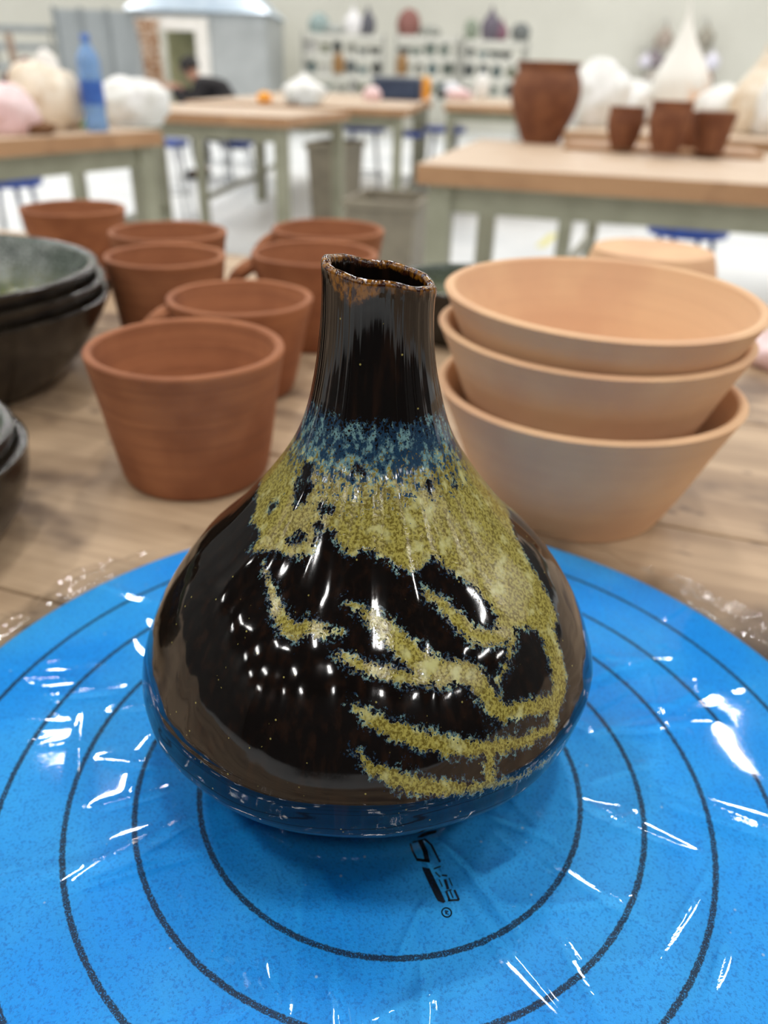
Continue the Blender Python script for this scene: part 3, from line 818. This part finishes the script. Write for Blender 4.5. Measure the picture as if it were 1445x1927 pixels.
link('cap', lathe_mesh('cap', [(0, 0.288), (0.0135, 0.288), (0.015, 0.286), (0.015, 0.266), (0.0125, 0.266)], 24), simple('blue_cap', rgb(92, 132, 206), None, 40, 0.4), bt)

# right: wrapped work on the rear bench
bag('plastic_bag', 1112, 238, T, (0.34, 0.26, 0.30), BAG_WHITE, 'white plastic-wrapped lump behind the big brown pot', 11.0, 0.0)
bag('plastic_bag', 1186, 232, T, (0.26, 0.22, 0.22), BAG_WHITE, 'low white plastic-wrapped lump left of the tall cone', 12.0)
bag('pale_blue_bag', 1147, 232, T, (0.14, 0.12, 0.17), BAG_BLUE, 'small pale blue bag between two white wrapped lumps', 4.9)
CONE, nt_, bs_ = new_mat('wrapped_cone')
co_ = obj_coord(nt_); sp_ = nt_.nodes.new('ShaderNodeSeparateXYZ'); nt_.links.new(co_, sp_.inputs[0])
w_ = noise_n(nt_, co_, 9, 3, 0.5)
side = math_n(nt_, 'ADD', math_n(nt_, 'SUBTRACT', math_n(nt_, 'MULTIPLY', sp_.outputs[0], 2.2), math_n(nt_, 'MULTIPLY', sp_.outputs[2], 3.2)), w_)
nt_.links.new(mixc(nt_, sstep(nt_, side, -0.15, 0.35), rgb(238, 236, 228), rgb(230, 168, 112)), bs_.inputs['Base Color'])
bs_.inputs['Roughness'].default_value = 0.35
bag('wrapped_sculpture', 1272, 236, T, (0.30, 0.26, 0.43), CONE, 'tall cone of white plastic gathered over an orange clay form', 21.0, 0.75, -0.12, crumple=0.10)
bag('plastic_bag', 1345, 246, T, (0.26, 0.22, 0.20), BAG_WHITE, 'white plastic bag right of the tall wrapped cone', 14.0)
bag('pale_blue_bag', 1354, 240, T, (0.15, 0.12, 0.19), BAG_BLUE, 'pale blue bag peeking over the white bag beside the cone', 6.1)
bag('plastic_bundle', 1408, 252, T, (0.24, 0.2, 0.34), BAG_CREAM, 'tall cream plastic bundle near the right edge', 16.0, 0.25)
bag('plastic_bag', 1452, 256, T, (0.20, 0.2, 0.26), BAG_WHITE, 'white plastic bag cut off by the right edge', 17.0)
# centre bench
bag('plastic_bag', 573, 197, T, (0.30, 0.24, 0.20), BAG_WHITE, 'white plastic bag alone on the centre bench', 18.0, 0.1)
ORANGE = simple('orange_plastic', rgb(246, 172, 44), rgb(234, 150, 30), 20, 0.35)
bag('orange_bowl', 498, 193, T, (0.11, 0.11, 0.07), ORANGE, 'small orange lump at the left of the centre bench', 2.0, cat='bowl', crumple=0.04)
cr = at_z(748, 188, T)
ct = tag(empty('storage_crate', cr, math.radians(-6)), 'dark blue storage crate on the centre bench', 'crate')
NAVY = simple('navy_plastic', rgb(44, 58, 84), rgb(60, 74, 98), 12, 0.45)
for (sx, sy, sz, lx, ly, lz) in ((0.42, 0.02, 0.18, 0, -0.14, 0.09), (0.42, 0.02, 0.18, 0, 0.14, 0.09), (0.02, 0.30, 0.18, -0.2, 0, 0.09), (0.02, 0.30, 0.18, 0.2, 0, 0.09)):
    box('side_panel', (sx, sy, sz), (lx, ly, lz), NAVY, ct, 0.004)
box('bottom_panel', (0.42, 0.3, 0.015), (0, 0, 0.0075), NAVY, ct)
box('rim', (0.45, 0.012, 0.02), (0, -0.153, 0.172), simple('grey_trim', rgb(120, 132, 150), None, 12, 0.4), ct)
jr = at_z(797, 187, T)
jt = tag(empty('orange_jar', jr), 'orange yellow jar right of the dark blue crate', 'jar')
link('body', lathe_mesh('body', smooth_prof([(0, 0), (0.055, 0), (0.06, 0.01), (0.06, 0.15), (0.05, 0.165), (0, 0.166)], 4), 28), ORANGE, jt)
link('lid', lathe_mesh('lid', [(0.05, 0.16), (0.052, 0.165), (0.052, 0.188), (0.048, 0.192), (0, 0.192)], 28), simple('pale_orange', rgb(248, 196, 90), None, 12, 0.4), jt)
bag('dark_jar', 828, 187, T, (0.09, 0.09, 0.10), simple('dark_green', rgb(50, 60, 54), None, 12, 0.4), 'small dark jar right of the orange jar', 2.9, cat='jar', crumple=0.03)
bag('pink_bundle', 700, 190, T, (0.16, 0.14, 0.11), BAG_PINK, 'small pinkish bundle left of the dark blue crate', 3.9)
bag('pink_bundle', 862, 188, T, (0.26, 0.16, 0.10), BAG_PINK, 'low pinkish bundle at the left end of the farthest bench', 13.9)
bag('silver_bowl', 848, 183, T, (0.20, 0.2, 0.15), simple('silver_wrap', rgb(214, 216, 222), None, 12, 0.3, None, 0.2), 'pale silvery bundle on the farthest bench near the jar', 23.9)
bag('white_jar', 905, 187, T, (0.16, 0.16, 0.24), BAG_WHITE, 'pale round white jar on the farthest bench before the right rack', 33.9, cat='jar', crumple=0.03)
# crumpled scrap on the work table at the right edge
bag('plastic_scrap', 1462, 690, T, (0.055, 0.05, 0.030), BAG_PINK, 'white crumpled plastic scrap beside the tan stack at the right edge', 9.9, cat='plastic scrap')

# ------------------------------------------------------------------ stools
def stool(px, py, y, r, label, h=None):
    p = at_y(px, py, y)
    h = p.z if h is None else h
    root = tag(empty('work_stool', (p.x, p.y, 0)), label, 'stool', 'blue seated stools')
    link('seat', lathe_mesh('seat', smooth_prof([(0, h - 0.045), (r * 0.9, h - 0.045), (r, h - 0.035), (r, h - 0.012), (r * 0.93, h), (0, h + 0.004)], 4), 40), STOOL_BLUE, root)
    for k in range(4):
        a = PI / 4 + k * PI / 2
        link('leg', tube_mesh('leg', [(r * 0.7 * math.cos(a), r * 0.7 * math.sin(a), h - 0.045), (r * 1.15 * math.cos(a), r * 1.15 * math.sin(a), 0.0)], 0.012, 8), CHROME, root)
    rr = r * 0.98
    link('foot_ring', tube_mesh('foot_ring', [(rr * math.cos(a * PI / 12), rr * math.sin(a * PI / 12), h * 0.38) for a in range(25)], 0.008, 8), CHROME, root)
    return root
stool(1297, 420, 3.3, 0.165, 'blue seated stool under the right bench, nearest of the stools')
stool(8, 328, 3.7, 0.16, 'blue seated stool at the left edge under the left bench')
stool(400, 243, 8.6, 0.19, 'blue seated stool beneath the bench right of the seated person')
stool(312, 262, 6.2, 0.16, 'blue seated stool just right of the left bench leg')
stool(685, 236, 7.6, 0.20, 'blue seated stool under the centre bench, leftmost of three')
stool(768, 246, 7.4, 0.14, 'blue seated stool under the centre bench, middle of three')
stool(838, 238, 7.6, 0.19, 'blue seated stool under the centre bench, rightmost of three')

# ------------------------------------------------------------------ bins
def bin_box(px, py, y, w, d, label, rz):
    p = at_y(px, py, y); h = p.z
    root = tag(empty('waste_bin', (p.x, p.y, 0), rz), label, 'bin')
    tp, bw = 1.0, 0.82
    def taper(name, k0, k1, z0, z1, open_=True):
        v = []
        for k, z in ((k0, z0), (k1, z1)):
            for sx, sy in ((-1, -1), (1, -1), (1, 1), (-1, 1)): v.append((sx * w / 2 * k, sy * d / 2 * k, z))
        for k, z in ((k1 - 0.06, z1), (k0 - 0.06, z0 + 0.02)):
            for sx, sy in ((-1, -1), (1, -1), (1, 1), (-1, 1)): v.append((sx * w / 2 * k, sy * d / 2 * k, z))
        f = [(0, 3, 2, 1)]
        for L in range(3):
            for i in range(4):
                j = (i + 1) % 4; f.append((L * 4 + i, L * 4 + j, L * 4 + 4 + j, L * 4 + 4 + i))
        f.append((12, 13, 14, 15))
        return mesh(name, v, f)
    link('body', taper('body', bw, tp, 0, h), BIN, root, smooth=False)
    for s in (-1, 1):
        box('rim', (w * 1.06, 0.025, 0.04), (0, s * d / 2 * 1.02, h - 0.01), BIN, root, 0.006)
        box('rim', (0.025, d * 1.06, 0.04), (s * w / 2 * 1.02, 0, h - 0.01), BIN, root, 0.006)
    return root
bin_box(632, 268, 5.9, 0.28, 0.46, 'narrow tall taupe waste bin standing left of the wide bin', math.radians(-14))
bin_box(735, 372, 4.1, 0.36, 0.42, 'wide low taupe waste bin beside the right bench leg', math.radians(-14))
# tape mark on the floor
tp = at_z(1030, 452, 0.0)
tag(box('floor_tape', (0.07, 0.6, 0.002), (tp.x, tp.y, 0.001), simple('yellow_tape', rgb(226, 220, 150), None, 20, 0.5), None, 0, math.radians(-20)), 'yellow tape strip stuck on the pale floor', 'tape')

# ------------------------------------------------------------------ seated person
def skin_body(name, joints, edges, mat, parent, sub=2):
    me = bpy.data.meshes.new(name)
    me.from_pydata([j[:3] for j in joints], edges, [])
    o = link(name, me, mat, parent, smooth=False)
    o.modifiers.new('skin', 'SKIN')
    if not me.skin_vertices: bpy.context.view_layer.update()
    sv = me.skin_vertices[0].data if me.skin_vertices else None
    if sv is None:
        bm = bmesh.new(); bm.from_mesh(me); bm.verts.layers.skin.verify(); bm.to_mesh(me); bm.free(); sv = me.skin_vertices[0].data
    for k, j in enumerate(joints):
        sv[k].radius = (j[3], j[3] if len(j) < 5 else j[4]); sv[k].use_root = (k == 0)
    s = o.modifiers.new('sub', 'SUBSURF'); s.levels = sub; s.render_levels = sub
    return o
pp = at_y(446, 300, 9.0)
per = tag(empty('person', (pp.x, pp.y, 0)), 'person in a black jacket hunched over the bench at left', 'person')
# local frame: person faces -x, hips at x=0
bj = [(0, 0, 0.50, .13), (-0.10, 0, 0.66, .13), (-0.22, 0, 0.80, .14), (-0.31, 0, 0.90, .10), (-0.36, 0, 0.95, .05), (-0.41, 0, 0.99, .065), (-0.44, 0, 1.06, .085), (-0.46, 0, 1.10, .07)]
be = [(i, i + 1) for i in range(7)]
for s in (-1, 1):
    b0 = len(bj)
    bj += [(-0.29, s * 0.19, 0.88, .062), (-0.36, s * 0.24, 0.70, .047), (-0.52, s * 0.18, 0.80, .036), (-0.60, s * 0.14, 0.885, .028), (-0.655, s * 0.13, 0.895, .030)]
    be += [(3, b0), (b0, b0 + 1), (b0 + 1, b0 + 2), (b0 + 2, b0 + 3), (b0 + 3, b0 + 4)]
    for f in range(5):                               # five fingers, the thumb from the side of the palm
        ln = (0.045, 0.07, 0.078, 0.072, 0.055)[f]; q = len(bj)
        oy = s * (0.13 - 0.032 + 0.016 * f)
        x0 = -0.63 if f == 0 else -0.665
        bj += [(x0 - ln * 0.5, oy - (s * 0.018 if f == 0 else 0), 0.897, .0085), (x0 - ln, oy - (s * 0.022 if f == 0 else 0), 0.885, .0075)]
        be += [(b0 + 4, q), (q, q + 1)]
for s in (-1, 1):
    b0 = len(bj)
    bj += [(-0.02, s * 0.10, 0.48, .10), (-0.40, s * 0.13, 0.47, .072), (-0.36, s * 0.13, 0.12, .045), (-0.42, s * 0.13, 0.05, .04), (-0.52, s * 0.13, 0.04, .035)]
    be += [(0, b0), (b0, b0 + 1), (b0 + 1, b0 + 2), (b0 + 2, b0 + 3), (b0 + 3, b0 + 4)]
skin_body('body', bj, be, SKIN, per)
jj = [(0.02, 0, 0.52, .19), (-0.09, 0, 0.68, .20), (-0.20, 0, 0.82, .205), (-0.29, 0, 0.90, .16), (-0.35, 0, 0.945, .075)]
je = [(i, i + 1) for i in range(4)]
for s in (-1, 1):
    b0 = len(jj); jj += [(-0.28, s * 0.20, 0.88, .105), (-0.36, s * 0.25, 0.70, .085), (-0.51, s * 0.19, 0.79, .068), (-0.59, s * 0.15, 0.872, .055)]
    je += [(3, b0), (b0, b0 + 1), (b0 + 1, b0 + 2), (b0 + 2, b0 + 3)]
skin_body('jacket', jj, je, BLACK_CLOTH, per)
tj = [(0, 0, 0.50, .15)]; te = []
for s in (-1, 1):
    b0 = len(tj); tj += [(-0.03, s * 0.10, 0.47, .12), (-0.40, s * 0.13, 0.46, .09), (-0.37, s * 0.13, 0.10, .065)]
    te += [(0, b0), (b0, b0 + 1), (b0 + 1, b0 + 2)]
skin_body('trousers', tj, te, simple('dark_denim', rgb(34, 36, 46), rgb(26, 28, 36), 40, 0.85), per)
hr = lathe_mesh('hair', smooth_prof([(0.088, -0.035), (0.097, 0.0), (0.095, 0.05), (0.07, 0.085), (0, 0.1)], 5), 28)
link('hair', hr, simple('black_hair', rgb(22, 18, 18), rgb(34, 28, 26), 60, 0.6), per, (-0.43, 0, 1.07), (0, -0.5, 0))
nose = lathe_mesh('nose', [(0.014, 0), (0.010, 0.012), (0, 0.022)], 10)
link('nose', nose, SKIN, per, (-0.535, 0, 1.035), (0, -PI / 2 - 0.3, 0))
for s in (-1, 1):
    link('eye', lathe_mesh('eye', [(0, -0.008), (0.008, 0), (0, 0.008)], 10), BLACK_CLOTH, per, (-0.522, s * 0.03, 1.062))
    link('ear', lathe_mesh('ear', [(0, -0.02), (0.013, 0), (0, 0.02)], 10), SKIN, per, (-0.43, s * 0.088, 1.04))
    link('shoe', box_mesh('shoe', 0.25, 0.09, 0.075, 0.025), BLACK_CLOTH, per, (-0.45, s * 0.13, 0.04), smooth=True)
ps = stool(448, 260, 9.0, 0.18, 'stool the person in black is sitting on', 0.40)

# ------------------------------------------------------------------ far left: metal booth with a doorway
YB = 15.2
def X(px, py=100, y=YB): return at_y(px, py, y).x
def Zp(px, py, y=YB): return at_y(px, py, y).z
bo = tag(empty('metal_booth', (0, 0, 0)), 'grey sheet metal booth with a white framed doorway', 'booth')
xa, xb, xd0, xd1, xc = X(112), X(258), X(303), X(372), X(500)
ztop = Zp(380, 22); zl = Zp(180, 18); zdo = Zp(338, 58); zfr = Zp(338, 32)
nseg = 3
for k in range(nseg):                                 # lower left wing, one sheet per seam
    w = (xb - xa) / nseg
    box('panel', (w - 0.03, 0.06, zl), (xa + w * (k + 0.5), YB + 0.06, zl / 2), METAL_GREY, bo, 0.01)
    box('seam_post', (0.06, 0.07, zl + 0.03), (xa + w * k, YB + 0.02, (zl + 0.03) / 2), simple('seam_grey', rgb(150, 156, 158), None, 4, 0.4, None, 0.3), bo, 0.008)
SHED = simple('booth_grey', rgb(176, 180, 180), rgb(164, 168, 168), 2, 0.5, None, 0.1)
box('panel', (xc - xd1 - 0.05, 0.06, ztop), ((xc + xd1 + 0.05) / 2, YB, ztop / 2), SHED, bo, 0.01)
box('panel', (xd0 - xb - 0.05, 0.06, ztop), ((xd0 + xb - 0.05) / 2, YB, ztop / 2), SHED, bo, 0.01)
box('panel', (xd1 - xd0 + 0.1, 0.05, ztop - zdo), ((xd0 + xd1) / 2, YB, (ztop + zdo) / 2), SHED, bo, 0.01)
box('panel', (0.06, 2.2, ztop), (xc, YB + 1.1, ztop / 2), SHED, bo, 0.01)
for x_ in (xd0 - 0.11, xd1 + 0.11):
    box('door_jamb', (0.22, 0.12, zdo), (x_, YB - 0.05, zdo / 2), WHITE, bo, 0.01)
box('door_head', (xd1 - xd0 + 0.44, 0.12, zfr - zdo), ((xd0 + xd1) / 2, YB - 0.05, (zfr + zdo) / 2), WHITE, bo, 0.01)
box('inner_wall', (xc - xb, 0.06, ztop), ((xc + xb) / 2, YB + 2.1, ztop / 2), simple('olive_beige', rgb(186, 182, 140), rgb(176, 172, 130), 2, 0.7), bo)
rf = mesh('roof', [(xb - 0.1, YB - 0.15, ztop), (xc + 0.1, YB - 0.15, ztop), (xc + 0.1, YB + 2.3, ztop), (xb - 0.1, YB + 2.3, ztop),
                   (xb + 0.3, YB + 0.5, ztop + 0.45), (xc - 0.4, YB + 0.5, ztop + 0.45), (xc - 0.4, YB + 1.7, ztop + 0.45), (xb + 0.3, YB + 1.7, ztop + 0.45)],
          [(3, 2, 1, 0), (0, 1, 5, 4), (1, 2, 6, 5), (2, 3, 7, 6), (3, 0, 4, 7), (4, 5, 6, 7)])
link('roof', rf, METAL_BLUE, bo, smooth=False)
# curtain at the left of the doorway
cv, cf = [], []
cx0, cx1 = X(266), X(310)
nn = 24
for j in range(13):
    t = j / 12
    for side_ in (0, 1):
        for i in range(nn + 1):
            u = i / nn
            wv = 0.05 * math.sin(u * 5 * 2 * PI) + 0.03 * math.sin(t * 9 + u * 4)
            nar = 1 - 0.25 * math.sin(PI * t)
            cv.append((cx0 + (cx1 - cx0) * (0.5 + (u - 0.5) * nar) + 0.08 * t, YB - 0.22 + wv + side_ * 0.02, zfr - 0.05 - t * (zfr - 0.35)))
w2 = 2 * (nn + 1)
for j in range(12):
    for s_ in (0, 1):
        for i in range(nn):
            a = j * w2 + s_ * (nn + 1) + i
            cf.append((a, a + 1, a + 1 + w2, a + w2))
CURT = simple('brown_cream_curtain', rgb(228, 214, 198), rgb(160, 112, 66), 9, 0.8, (1, 1, 2.2), 0, 0, 0.001, 4.0, 0.42, 0.56)
tag(link('door_curtain', mesh('door_curtain', cv, cf), CURT), 'brown and cream curtain hanging beside the booth doorway', 'curtain')

# ------------------------------------------------------------------ far shelves
YS = 16.2
SHELF_M = simple('shelf_white', rgb(212, 211, 202), rgb(198, 197, 188), 6, 0.6)
POST_M = simple('shelf_post', rgb(178, 178, 170), None, 6, 0.4, None, 0.3)
def rack(px0, px1, pys, label, y=YS, dep=0.5, mshelf=SHELF_M):
    x0, x1 = at_y(px0, 100, y).x, at_y(px1, 100, y).x
    pm = (px0 + px1) / 2
    zs = [at_y(pm, p, y).z for p in pys]
    root = tag(empty('shelf_rack', (x0, y, 0)), label, 'shelf rack')
    W = x1 - x0
    for sx in (0, 1):
        for sy in (0, 1):
            box('post', (0.05, 0.05, zs[0] + 0.02), (sx * W, sy * dep, (zs[0] + 0.02) / 2), POST_M, root)
    for z in zs:
        box('shelf_board', (W + 0.04, dep, 0.10), (W / 2, dep / 2, z - 0.05), mshelf, root, 0.01)
    return x0, x1, zs
random.seed(11)
PCOL = [simple('glaze_%s' % n, rgb(*c), None, 12, 0.35) for n, c in (('slate grey', (112, 118, 118)), ('sage green', (138, 150, 142)), ('charcoal', (88, 92, 92)), ('stone grey', (166, 166, 158)), ('moss green', (134, 138, 112)), ('teal grey', (120, 142, 146)), ('white', (226, 224, 220)))]
PROFS = [bowl_mesh('shelf_bowl', 0.12, 0.11, 0.06, 0.01, 24),
         lathe_mesh('shelf_jar', smooth_prof([(0, 0), (0.06, 0), (0.075, 0.02), (0.09, 0.1), (0.07, 0.16), (0.05, 0.18), (0.055, 0.2), (0.04, 0.2), (0, 0.14)], 3), 20),
         lathe_mesh('shelf_mug', smooth_prof([(0, 0), (0.055, 0), (0.06, 0.01), (0.062, 0.13), (0.055, 0.132), (0.05, 0.02), (0, 0.015)], 3), 20)]
NM = ['shelf_bowl', 'shelf_jar', 'shelf_mug']; CT = ['bowl', 'jar', 'mug']
ORD = ['first', 'second', 'third', 'fourth', 'fifth', 'sixth', 'seventh', 'eighth', 'ninth', 'tenth', 'eleventh', 'twelfth']
def fill(x0, x1, zs, rackname, y=YS):
    names = ['second', 'third', 'fourth']
    for li, z in enumerate(zs[1:]):
        x = x0 + 0.14; n = 0
        while x < x1 - 0.12:
            k = random.choice([0, 0, 1, 1, 2]); me = PROFS[k].copy()
            pm = random.choice(PCOL[:6] if random.random() < 0.85 else PCOL)
            me.materials.clear(); me.materials.append(pm)
            s = random.uniform(0.9, 1.25)
            o = link(NM[k], me, None, None, (x, y + random.uniform(0.15, 0.3), z))
            o.scale = (s, s, s)
            tag(o, '%s %s, %s from left on the %s shelf of the %s rack' % (pm.name[6:], CT[k], ORD[min(n, 11)], names[min(li, 2)], rackname), CT[k], 'glazed pots on the %s shelf of the %s rack' % (names[min(li, 2)], rackname))
            x += random.uniform(0.2, 0.3); n += 1
r1 = rack(570, 722, (64, 101, 138, 174), 'pale shelf rack of pots, leftmost against the back wall'); fill(*r1, 'left')
r2 = rack(745, 862, (68, 105, 141, 177), 'pale shelf rack of pots in the middle of the back wall'); fill(*r2, 'middle')
r3 = rack(872, 992, (76, 110, 146, 181), 'pale shelf rack of pots at the right, behind the big pot'); fill(*r3, 'right')
def topitem(px, py, z, w, h, col, label, cat, knot=0.0, seed=1.0):
    x = at_y(px, py, YS + 0.25).x
    m_ = simple('top_item', rgb(*col), None, 10, 0.6)
    p0 = at_y(px, py, YS + 0.25)
    o = bag(cat.replace(' ', '_'), px, py, 0, (w, w * 0.8, h), m_, label, seed, knot, cat=cat, y=YS + 0.25, crumple=0.12)
    o.location = (p0.x, YS + 0.25, z)
topitem(600, 60, r1[2][0], 0.38, 0.32, (150, 168, 166), 'grey green bundle on top of the left rack', 'bundle', 0, 1.5)
topitem(665, 60, r1[2][0], 0.34, 0.42, (238, 236, 236), 'white bag standing on top of the left rack', 'bag', 0.3, 2.5)
topitem(692, 62, r1[2][0], 0.28, 0.44, (92, 92, 100), 'dark grey bag on top of the left rack, right end', 'bag', 0.2, 3.5)
topitem(628, 62, r1[2][0], 0.40, 0.16, (168, 172, 168), 'low grey heap on top of the left rack', 'bundle', 0, 4.5)
topitem(768, 66, r2[2][0], 0.42, 0.42, (140, 92, 84), 'reddish brown bag on top of the middle rack', 'bag', 0.0, 5.5)
topitem(808, 66, r2[2][0], 0.40, 0.18, (156, 158, 150), 'low grey heap on top of the middle rack', 'bundle', 0, 6.5)
topitem(886, 72, r3[2][0], 0.26, 0.34, (140, 150, 132), 'grey green jar shape on top of the right rack', 'jar', 0, 7.5)
topitem(922, 74, r3[2][0], 0.36, 0.52, (104, 96, 108), 'tall dark purple grey bag on top of the right rack', 'bag', 0.2, 8.5)
topitem(941, 76, r3[2][0], 0.24, 0.36, (132, 92, 108), 'mauve bag on top of the right rack', 'bag', 0.1, 9.5)
topitem(978, 78, r3[2][0], 0.34, 0.30, (112, 116, 114), 'dark grey bundle at the right end atop the right rack', 'bundle', 0, 10.5)
BRN = simple('brown_bottle', rgb(150, 112, 66), None, 10, 0.4)
for (px, rk_, lab) in ((637, r1, 'tall brown bottle on the third shelf of the left rack'), (756, r2, 'tall brown bottle on the third shelf of the middle rack')):
    o = link('brown_bottle', lathe_mesh('brown_bottle', smooth_prof([(0, 0), (0.1, 0), (0.11, 0.03), (0.11, 0.24), (0.05, 0.3), (0.05, 0.34), (0, 0.34)], 3), 20), BRN, None, (at_y(px, 110, YS + 0.05).x, YS + 0.02, rk_[2][2]))
    tag(o, lab, 'bottle', 'brown bottles on the racks')
rack(-30, 100, (47, 82, 120), 'sparse grey metal rack beside the booth at far left', 15.6, 0.5, METAL_GREY)
pb = at_y(36, 150, 13.5)
tag(link('wooden_post', tube_mesh('wooden_post', [(0, 0, 0), (0.01, 0, 0.6), (-0.05, 0, at_y(30, 62, 13.5).z)], [0.07, 0.06, 0.055], 12), simple('dark_post', rgb(140, 118, 100), None, 8, 0.6), None, (pb.x, 13.5, 0)), 'brown wooden post leaning before the far left rack', 'post')

# ------------------------------------------------------------------ coats and bags hung on the back wall
YW = 18.3
def hung(px, py_top, py_bot, wpx, col, label, seed, cat='bag', YW=18.3):
    t_, b_ = at_y(px, py_top, YW), at_y(px, py_bot, YW)
    w = at_y(px + wpx, py_bot, YW).x - b_.x
    m_ = simple('hung_cloth', rgb(*col), None, 5, 0.8)
    o = bag('hanging_' + cat, px, py_bot, 0, (w, 0.18, t_.z - b_.z), m_, label, seed, 0.15, cat=cat, y=YW, crumple=0.14)
    hook = tube_mesh('hook', [(0, 0, t_.z - b_.z - 0.02), (0, 0.05, t_.z - b_.z + 0.08), (0, 18.62 - YW, t_.z - b_.z + 0.10)], 0.012, 6)
    link('hook', hook, CHROME, o)
hung(1247, 46, 92, 34, (172, 158, 146), 'tan bag hung high on the back wall, left one', 1.1)
hung(1323, 44, 92, 34, (160, 154, 140), 'grey tan bag hung high on the back wall, right one', 2.1)
hung(1228, 90, 128, 44, (140, 130, 134), 'mauve grey jacket hung on the back wall left of the cone', 3.1, 'jacket')
hung(1212, 98, 126, 22, (226, 222, 234), 'pale lilac cloth hung at the left of the wall pegs', 4.1, 'cloth', YW=18.08)
hung(1222, 126, 168, 36, (190, 182, 172), 'beige bag hung low left of the cone', 5.1)
hung(1213, 158, 192, 34, (92, 100, 112), 'dark slate bag hung low beside the cone', 6.1, YW=18.08)
hung(1290, 98, 122, 24, (228, 226, 238), 'pale lilac cloth hung right of the cone tip', 7.1, 'cloth', YW=18.08)
hung(1336, 94, 130, 30, (232, 230, 242), 'white bag hung at the right of the wall pegs', 8.1, YW=18.08)
hung(1293, 122, 154, 24, (104, 108, 110), 'dark grey bag hung right of the cone', 9.1, YW=17.9)
hung(1310, 90, 172, 40, (186, 178, 170), 'long beige coat hung between the white bags', 10.1, 'coat')
hung(1329, 130, 162, 20, (136, 84, 62), 'red brown bag hung below the white bag', 11.1, YW=18.08)
